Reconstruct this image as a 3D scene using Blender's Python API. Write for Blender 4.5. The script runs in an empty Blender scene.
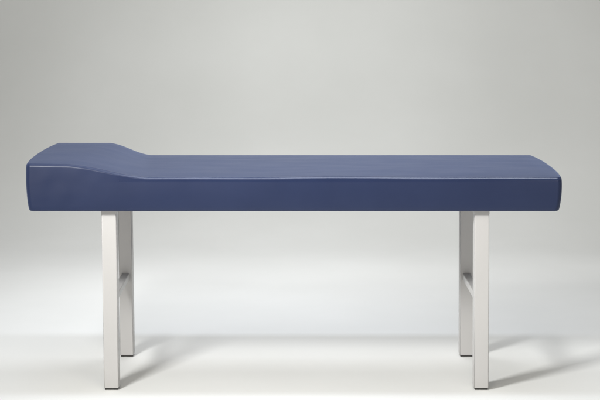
import bpy, bmesh, math, random
from mathutils import Vector, noise

C = bpy.data.collections.new('studio')
sc = bpy.context.scene
sc.collection.children.link(C)

# ------------------------------------------------------------------ camera
H = 1.380            # camera height
D = 4.84             # distance of the cushion's front face
cam = bpy.data.objects.new('camera', bpy.data.cameras.new('camera'))
C.objects.link(cam)
cam.location = (0, -D, H)
cam.rotation_euler = (math.radians(90), 0, 0)
cam.data.sensor_width = 36
cam.data.lens = 1428 / 600 * 36
cam.data.shift_y = -215 / 600
cam.data.clip_end = 200
sc.camera = cam

# ------------------------------------------------------------------ world
w = bpy.data.worlds.new('World')
sc.world = w
w.use_nodes = True
bg = w.node_tree.nodes['Background']
bg.inputs[0].default_value = (1.0, 0.99, 0.95, 1)
bg.inputs[1].default_value = 0.375

# ------------------------------------------------------------------ lamps
def area(name, loc, target, sx, sy, power, col, spread=180):
    l = bpy.data.lights.new(name, 'AREA')
    l.shape = 'RECTANGLE'; l.size = sx; l.size_y = sy
    l.energy = power; l.color = col; l.spread = math.radians(spread)
    o = bpy.data.objects.new(name, l); C.objects.link(o)
    o.location = loc
    o.rotation_euler = (Vector(target) - Vector(loc)).to_track_quat('-Z', 'Y').to_euler()
    return o
# long strip box hanging over the bench, parallel to it
area('overhead_strip', (-0.1, 0.1, 3.2), (-0.1, 0.1, 0), 3.1, 0.28, 24.0, (0.82, 0.88, 1.0), 150)
# small key from front left
area('key_softbox', (-1.3, -1.5, 1.95), (1.35, 0.95, 0.2), 0.42, 0.42, 28.50, (1.0, 1.0, 0.989), 104)
# low fills added either side of the camera to lift the shaded leg faces
area('right_fill', (2.4, -4.4, 0.7), (0.1, 0.3, 0.35), 1.6, 1.1, 4.5, (1.0, 0.95, 0.9), 130)
area('left_fill', (-2.3, -4.4, 0.65), (-0.2, 0.2, 0.45), 1.6, 1.1, 12.00, (1.0, 0.93, 0.85), 130)
# lamp added over the floor behind the bench to brighten that band
area('rear_fill', (-0.25, 1.42, 2.3), (-0.25, 1.45, 0), 1.5, 0.6, 13.6, (0.96, 0.97, 1.0), 118)
# soft box over the floor in front of the bench
area('front_softbox', (-0.05, -1.7, 2.7), (-0.05, -0.1, 0), 1.6, 0.8, 6.40, (1.0, 0.93, 0.82), 100)
# lamp on the backdrop
area('backdrop_light', (-0.1, 2.65, 3.0), (-0.05, 5.1, 0.55), 0.8, 0.4, 8.80, (0.977, 1.0, 1.0), 110)

sc.view_settings.view_transform = 'Standard'
sc.view_settings.look = 'None'
sc.view_settings.exposure = 0
sc.view_settings.gamma = 1

# ------------------------------------------------------------------ helpers
def finish(name, bm, mat, parent=None, smooth=False):
    me = bpy.data.meshes.new(name)
    bmesh.ops.recalc_face_normals(bm, faces=bm.faces)
    bm.to_mesh(me); bm.free()
    if smooth:
        for p in me.polygons: p.use_smooth = True
    me.materials.append(mat)
    o = bpy.data.objects.new(name, me); C.objects.link(o)
    if parent: o.parent = parent
    return o

def material(name, base, rough, metallic=0.0, spec=0.5):
    m = bpy.data.materials.new(name); m.use_nodes = True
    n = m.node_tree; b = n.nodes['Principled BSDF']
    b.inputs['Base Color'].default_value = (*base, 1)
    b.inputs['Roughness'].default_value = rough
    b.inputs['Metallic'].default_value = metallic
    b.inputs['Specular IOR Level'].default_value = spec
    return m, n, b

def noise_tex(n, scale, detail=4, mapping=(1, 1, 1), rough=0.5):
    tc = n.nodes.new('ShaderNodeTexCoord'); mp = n.nodes.new('ShaderNodeMapping')
    mp.inputs['Scale'].default_value = mapping
    t = n.nodes.new('ShaderNodeTexNoise')
    t.inputs['Scale'].default_value = scale; t.inputs['Detail'].default_value = detail
    t.inputs['Roughness'].default_value = rough
    n.links.new(tc.outputs['Object'], mp.inputs[0]); n.links.new(mp.outputs[0], t.inputs['Vector'])
    return t

def ramp(n, src, a, b, pa=0.3, pb=0.7):
    r = n.nodes.new('ShaderNodeValToRGB')
    r.color_ramp.elements[0].position = pa; r.color_ramp.elements[1].position = pb
    r.color_ramp.elements[0].color = (*a, 1) if len(a) == 3 else a
    r.color_ramp.elements[1].color = (*b, 1) if len(b) == 3 else b
    n.links.new(src, r.inputs[0])
    return r

def bump(n, b, src, strength, dist, prev=None):
    k = n.nodes.new('ShaderNodeBump')
    k.inputs['Strength'].default_value = strength; k.inputs['Distance'].default_value = dist
    n.links.new(src, k.inputs['Height'])
    if prev: n.links.new(prev.outputs[0], k.inputs['Normal'])
    n.links.new(k.outputs[0], b.inputs['Normal'])
    return k

# ------------------------------------------------------------------ materials
# seamless studio paper
M_paper, n, b = material('seamless_paper', (0.78, 0.79, 0.775), 0.75, spec=0.25)
t = noise_tex(n, 1.3, 5)
r = ramp(n, t.outputs['Fac'], (0.775, 0.78, 0.76), (0.82, 0.825, 0.807))
n.links.new(r.outputs[0], b.inputs['Base Color'])
t2 = noise_tex(n, 260, 3)
bump(n, b, t2.outputs['Fac'], 0.12, 0.001)

# blue vinyl
M_vinyl, n, b = material('blue_vinyl', (0.024, 0.038, 0.098), 0.36, spec=0.42)
b.inputs['IOR'].default_value = 1.42
t = noise_tex(n, 6, 4)
r = ramp(n, t.outputs['Fac'], (0.0150, 0.0238, 0.0640), (0.0178, 0.0275, 0.0715))
n.links.new(r.outputs[0], b.inputs['Base Color'])
rr = noise_tex(n, 9, 5, (0.6, 1.6, 1.0))
rm = ramp(n, rr.outputs['Fac'], (0.36,)*3, (0.42,)*3)
# the cover is pulled tight and smoother over the front edge
tc = n.nodes.new('ShaderNodeTexCoord'); sx = n.nodes.new('ShaderNodeSeparateXYZ')
n.links.new(tc.outputs['Object'], sx.inputs[0])
mr = n.nodes.new('ShaderNodeMapRange'); mr.interpolation_type = 'SMOOTHSTEP'
mr.inputs['From Min'].default_value = 0.006; mr.inputs['From Max'].default_value = 0.014
mr.inputs['To Min'].default_value = 0.36; mr.inputs['To Max'].default_value = 1.0
n.links.new(sx.outputs['Y'], mr.inputs['Value'])
mu = n.nodes.new('ShaderNodeMath'); mu.operation = 'MULTIPLY'
mh = n.nodes.new('ShaderNodeMapRange'); mh.interpolation_type = 'SMOOTHSTEP'     # not on the headrest
mh.inputs['From Min'].default_value = -0.78; mh.inputs['From Max'].default_value = -0.42
mh.inputs['To Min'].default_value = 1.0; mh.inputs['To Max'].default_value = 0.0
n.links.new(sx.outputs['X'], mh.inputs['Value'])
mz = n.nodes.new('ShaderNodeMapRange'); mz.interpolation_type = 'SMOOTHSTEP'     # only at the height of the edge
mz.inputs['From Min'].default_value = 0.708; mz.inputs['From Max'].default_value = 0.7215
mz.inputs['To Min'].default_value = 1.0; mz.inputs['To Max'].default_value = 0.0
n.links.new(sx.outputs['Z'], mz.inputs['Value'])
mm = n.nodes.new('ShaderNodeMath'); mm.operation = 'MAXIMUM'
n.links.new(mh.outputs[0], mm.inputs[0]); n.links.new(mz.outputs[0], mm.inputs[1])
mx = n.nodes.new('ShaderNodeMix'); mx.data_type = 'FLOAT'
n.links.new(mm.outputs[0], mx.inputs['Factor'])
n.links.new(mr.outputs[0], mx.inputs['A']); mx.inputs['B'].default_value = 1.0
n.links.new(rm.outputs[0], mu.inputs[0]); n.links.new(mx.outputs[0], mu.inputs[1])
n.links.new(mu.outputs[0], b.inputs['Roughness'])
b.inputs['Sheen Weight'].default_value = 0.23
b.inputs['Sheen Roughness'].default_value = 0.4
b.inputs['Sheen Tint'].default_value = (0.35, 0.5, 1.0, 1)
g = noise_tex(n, 900, 2)
k1 = bump(n, b, g.outputs['Fac'], 0.12, 0.0006)
s = noise_tex(n, 7, 3, (0.2, 1.6, 1.0), 0.5)
k2 = bump(n, b, s.outputs['Fac'], 0.045, 0.004, k1)
s2 = noise_tex(n, 5.5, 2, (0.8, 1, 1.3), 0.5)
bump(n, b, s2.outputs['Fac'], 0.22, 0.006, k2)

# off-white powder coat
M_coat, n, b = material('ivory_powder_coat', (0.66, 0.645, 0.61), 0.38)
t = noise_tex(n, 5, 5, (1, 1, 0.35))
r = ramp(n, t.outputs['Fac'], (0.49, 0.48, 0.47), (0.525, 0.515, 0.505))
n.links.new(r.outputs[0], b.inputs['Base Color'])
p = noise_tex(n, 420, 2)
bump(n, b, p.outputs['Fac'], 0.18, 0.0006)

M_rubber, n, b = material('dark_rubber', (0.035, 0.034, 0.032), 0.6)
t = noise_tex(n, 60, 3)
r = ramp(n, t.outputs['Fac'], (0.03, 0.029, 0.027), (0.045, 0.043, 0.04))
n.links.new(r.outputs[0], b.inputs['Base Color'])

# ------------------------------------------------------------------ setting: paper sweep
XW = 9.0
Y0, Y1, R = -9.0, 2.6, 2.6      # flat floor from Y0 to Y1, then a curve of radius R up to the wall
bm = bmesh.new()
ys = [Y0 + (Y1 - Y0) * i / 12 for i in range(13)]
rows = [[bm.verts.new((x, y, 0)) for x in (-XW, 0, XW)] for y in ys]
for a, c in zip(rows, rows[1:]):
    for i in range(2): bm.faces.new((a[i], a[i+1], c[i+1], c[i]))
o = finish('floor', bm, M_paper, smooth=True); o['kind'] = 'structure'
bm = bmesh.new()
prof = [(Y1 + R*math.sin(q), R - R*math.cos(q)) for q in [math.pi/2*i/120 for i in range(121)]]
prof += [(Y1 + R, R + 0.6*i) for i in range(1, 7)]
rows = [[bm.verts.new((x, y, z)) for x in (-XW, 0, XW)] for y, z in prof]
for a, c in zip(rows, rows[1:]):
    for i in range(2): bm.faces.new((a[i], a[i+1], c[i+1], c[i]))
o = finish('backdrop', bm, M_paper, smooth=True); o['kind'] = 'structure'

# ------------------------------------------------------------------ bench
bench = bpy.data.objects.new('treatment_bench', None)
C.objects.link(bench)
bench.empty_display_size = 0.1
bench['label'] = 'blue vinyl padded treatment bench with a raised headrest on four off-white square steel legs'
bench['category'] = 'treatment bench'

# --- cushion
ZB, W = 0.6125, 0.632
XL, XR = -0.927, 0.886           # ends at mid height
def smooth01(t):
    t = max(0.0, min(1.0, t)); return t*t*(3 - 2*t)
def top_z(x, v):                 # v = 0 front edge .. 1 back edge
    lo, up = 0.7290, 0.7760 - 0.003*(1 - v)
    a = -0.800 + 0.065*v; c = -0.500 - 0.062*v
    t = (x - a) / (c - a)
    t = max(0, min(1, t))
    s1 = t*t*t*(t*(6*t - 15) + 10)
    s1 = 0.55*s1 + 0.45*max(0, min(1, (t - 0.06)/0.88))
    z = up + (lo - up)*s1
    # slack in the cover: slow waves along the bench
    z += 0.0011*math.sin(x*5.1 + 0.7)*(1 - v) + 0.0007*math.sin(x*11.3)*(1 - v)
    return z
RC, RP = 0.0088, 0.016            # edge radius, plan corner radius
NX, NV, NZ, NA = 260, 26, 10, 7
def xs_list():
    L = []
    ne = 12
    for i in range(ne): L.append(XL + RP*(1 - math.cos(math.pi/2*i/ne)))
    for i in range(NX + 1): L.append(XL + RP + (XR - XL - 2*RP)*i/NX)
    for i in range(ne - 1, -1, -1): L.append(XR - RP*(1 - math.cos(math.pi/2*i/ne)))
    return L
def edge_profile(r, k):
    ang = [0, 10, 22, 34, 46, 47.5, 49, 50.5, 52, 64, 76, 86]
    rnd = [4, 11.5, 19, 26.5, 34, 41.5, 49, 56.5, 64, 71.5, 79, 86]      # plain round edge, used on the headrest (k = 1)
    ang = [a*(1 - k) + c*k for a, c in zip(ang, rnd)]
    # walk along the outline, turning through ang; step length is long only inside the flat
    y = z = 0.0; P = [(0.0, 0.0)]
    steps = [u*(1 - k) + k for u in (0.6, 0.6, 0.6, 0.6, 1.5, 1.5, 1.5, 1.5, 0.6, 0.6, 0.6, 0.6)]
    for a, st in zip(ang, steps):
        y += st*math.sin(math.radians(a)); z += st*math.cos(math.radians(a)); P.append((y, z))
    ky, kz = r/P[-1][0], r/P[-1][1]
    return [(p[0]*ky, p[1]*kz) for p in P[:-1]]
def section(x):
    e = min(x - XL, XR - x)
    iy = RP - math.sqrt(max(0, RP*RP - (RP - e)**2)) if e < RP else 0
    iz = RC - math.sqrt(max(0, RC*RC - (RC - e)**2)) if e < RC else 0
    y0, y1 = iy, W - iy
    z0 = ZB + iz*0.5
    P = []
    rc = RC + 0.004*(1 - smooth01((x + 0.76)/0.22))      # softer edge on the headrest
    # front top arc -> top -> back top arc -> back face -> bottom -> front face (all counted the same)
    def tz(v): return top_z(x, v) - iz
    # front edge: flat between tight bends, added to mirror the strip as a highlight
    for dy, dz in edge_profile(rc, 1 - smooth01((x + 0.85)/0.3)): P.append((y0 + dy, tz(0) - rc + dz))
    for i in range(NV + 1):
        v = i/NV
        crown = 0.0035*(4*v*(1 - v))**0.6
        P.append((y0 + rc + (y1 - y0 - 2*rc)*v, tz(v) + crown*min(1, e/0.05)))
    for i in range(NA - 1, -1, -1):
        q = math.pi/2*i/NA
        P.append((y1 - rc + rc*math.cos(q), tz(1) - rc + rc*math.sin(q)))
    rb = 0.006
    zt, = (tz(1) - rc,)
    for i in range(1, NZ): P.append((y1, zt + (z0 + rb - zt)*i/NZ))
    for i in range(4):
        q = math.pi/2*i/3; P.append((y1 - rb + rb*math.cos(q), z0 + rb - rb*math.sin(q)))
    for i in range(1, 12): P.append((y1 - rb + (y0 - y1 + 2*rb)*i/12, z0))
    for i in range(4):
        q = math.pi/2*i/3; P.append((y0 + rb - rb*math.sin(q), z0 + rb - rb*math.cos(q)))
    zt = tz(0) - rc
    for i in range(NZ - 1, 0, -1): P.append((y0, zt + (z0 + rb - zt)*i/NZ))
    return P
bm = bmesh.new()
rings = []
XC = (XL + XR)/2
for x in xs_list():
    ring = []
    for (y, z) in section(x):
        hgt = top_z(x, 0.5) - ZB
        u = max(0, min(1, (z - ZB)/hgt))
        bulge = 0.0055*math.sin(math.pi*min(1, u*0.85 + 0.02))        # foam swelling of the sides
        side = (1 - abs((y - W/2)/(W/2))**2.5)
        # ends lean in toward the bottom, bulge slightly in plan
        k = abs(x - XC)/((XR - XL)/2)
        dx = math.copysign(1, x - XC)*smooth01((k - 0.9)/0.1)*(0.010*(u**0.5 - 1) + bulge*0.7 + 0.018*side)
        fy = 0
        if y < 0.05: fy = -bulge*(1 - y/0.05)
        if y > W - 0.05: fy = bulge*(1 - (W - y)/0.05)
        nz = 0
        if y < 0.05: fy += (0.0012*noise.noise(Vector((x*4, z*9, 3)))
            + 0.0016*(1 - smooth01((x + 0.85)/0.35))*noise.noise(Vector((x*17, z*22, 8))))*(1 - y/0.05)
        ring.append(bm.verts.new((x + dx, y + fy, z)))
    rings.append(ring)
N = len(rings[0])
for a, c in zip(rings, rings[1:]):
    for i in range(N):
        j = (i + 1) % N
        bm.faces.new((a[i], a[j], c[j], c[i]))
# end panels: concentric rings to a small centre so that the ends shade evenly
for ring, sgn in ((rings[0], -1), (rings[-1], 1)):
    cy = sum(v.co.y for v in ring)/N; cz = sum(v.co.z for v in ring)/N
    prev = ring
    for f in (0.96, 0.8, 0.5, 0.2):
        cur = [bm.verts.new((v.co.x + sgn*0.003*(1 - f*f), cy + (v.co.y - cy)*f, cz + (v.co.z - cz)*f)) for v in ring]
        for i in range(N):
            j = (i + 1) % N
            bm.faces.new((prev[i], prev[j], cur[j], cur[i]))
        prev = cur
    bm.faces.new(prev)
cushion = finish('cushion', bm, M_vinyl, bench, smooth=True)

# --- bars: bevelled box between two points given as lists of 4 corners
def prism(bot, top, bev=0.0028, seg=3):
    bm = bmesh.new()
    B = [bm.verts.new(p) for p in bot]; T = [bm.verts.new(p) for p in top]
    bm.faces.new(B[::-1]); bm.faces.new(T)
    for i in range(4):
        j = (i + 1) % 4
        bm.faces.new((B[i], B[j], T[j], T[i]))
    es = [e for e in bm.edges if abs((e.verts[0].co - e.verts[1].co).z) > 1e-6] if bev else []
    if abs(T[0].co.z - B[0].co.z) < 0.05: es = list(bm.edges)
    bmesh.ops.bevel(bm, geom=es, offset=bev, segments=seg, profile=0.5, affect='EDGES')
    return bm
def rect(cx, cy, z, hx, hy):
    return [(cx - hx, cy - hy, z), (cx + hx, cy - hy, z), (cx + hx, cy + hy, z), (cx - hx, cy + hy, z)]

HX = 0.0248
ZT = 0.599                        # top of the legs / underside of the frame
YF, YR = 0.047, 0.481             # leg centre lines
def shade_bevels(o):
    for p in o.data.polygons: p.use_smooth = True
    m = o.modifiers.new('normals', 'WEIGHTED_NORMAL'); m.keep_sharp = True
def make_leg(xt, xb, y):
    l = finish('leg', prism(rect(xb, y, 0.0075, HX, 0.025), rect(xt, y, ZT, HX, 0.025)), M_coat, bench)
    shade_bevels(l)
    f = finish('foot_cap', prism(rect(xb, y, 0.0, HX - 0.0025, 0.0225), rect(xb, y, 0.0085, HX - 0.0025, 0.0225), 0.001, 2), M_rubber, l)
    return l
for y in (YF, YR):
    make_leg(-0.6515, -0.6425, y)
    make_leg(0.6195, 0.6175, y)

# --- frame under the cushion: four rails and a board
FX = 0.662
def rail(cx, cy, hx, hy, z0, z1):
    o = finish('frame_rail', prism(rect(cx, cy, z0, hx, hy), rect(cx, cy, z1, hx, hy), 0.0015, 2), M_coat, bench)
    return o
rail(-0.6515, (YF + YR)/2, 0.026, 0.242, ZT, 0.6115)
rail(0.6195, (YF + YR)/2, 0.026, 0.242, ZT, 0.6115)

# --- stretchers: rectangular tube between front and rear leg of each pair
def stretcher(x, z):
    ya, yb = YF + 0.0252, YR - 0.0252
    bm = bmesh.new()
    hw, hh, rb, n = 0.0145, 0.0125, 0.004, 5
    prof = []
    for cx, cz, q0 in ((hw - rb, hh - rb, 0), (-hw + rb, hh - rb, 90), (-hw + rb, -hh + rb, 180), (hw - rb, -hh + rb, 270)):
        for i in range(n + 1):
            q = math.radians(q0 + 90*i/n)
            prof.append((cx + rb*math.cos(q), cz + rb*math.sin(q)))
    st = [(ya, 0.0016), (ya + 0.002, 0.0012), (ya + 0.005, 0)] + [(ya + (yb - ya)*i/6, 0) for i in range(1, 6)] + [(yb - 0.005, 0), (yb - 0.002, 0.0012), (yb, 0.0016)]
    rs = [[bm.verts.new((x + px*(1 + g/hw), y, z + pz*(1 + g/hh))) for px, pz in prof] for y, g in st]
    m = len(prof)
    for a, c in zip(rs, rs[1:]):
        for i in range(m):
            j = (i + 1) % m
            bm.faces.new((a[i], a[j], c[j], c[i]))
    o = finish('stretcher', bm, M_coat, bench)
    shade_bevels(o)
    return o
stretcher(-0.6475, 0.297)
stretcher(0.6185, 0.297)
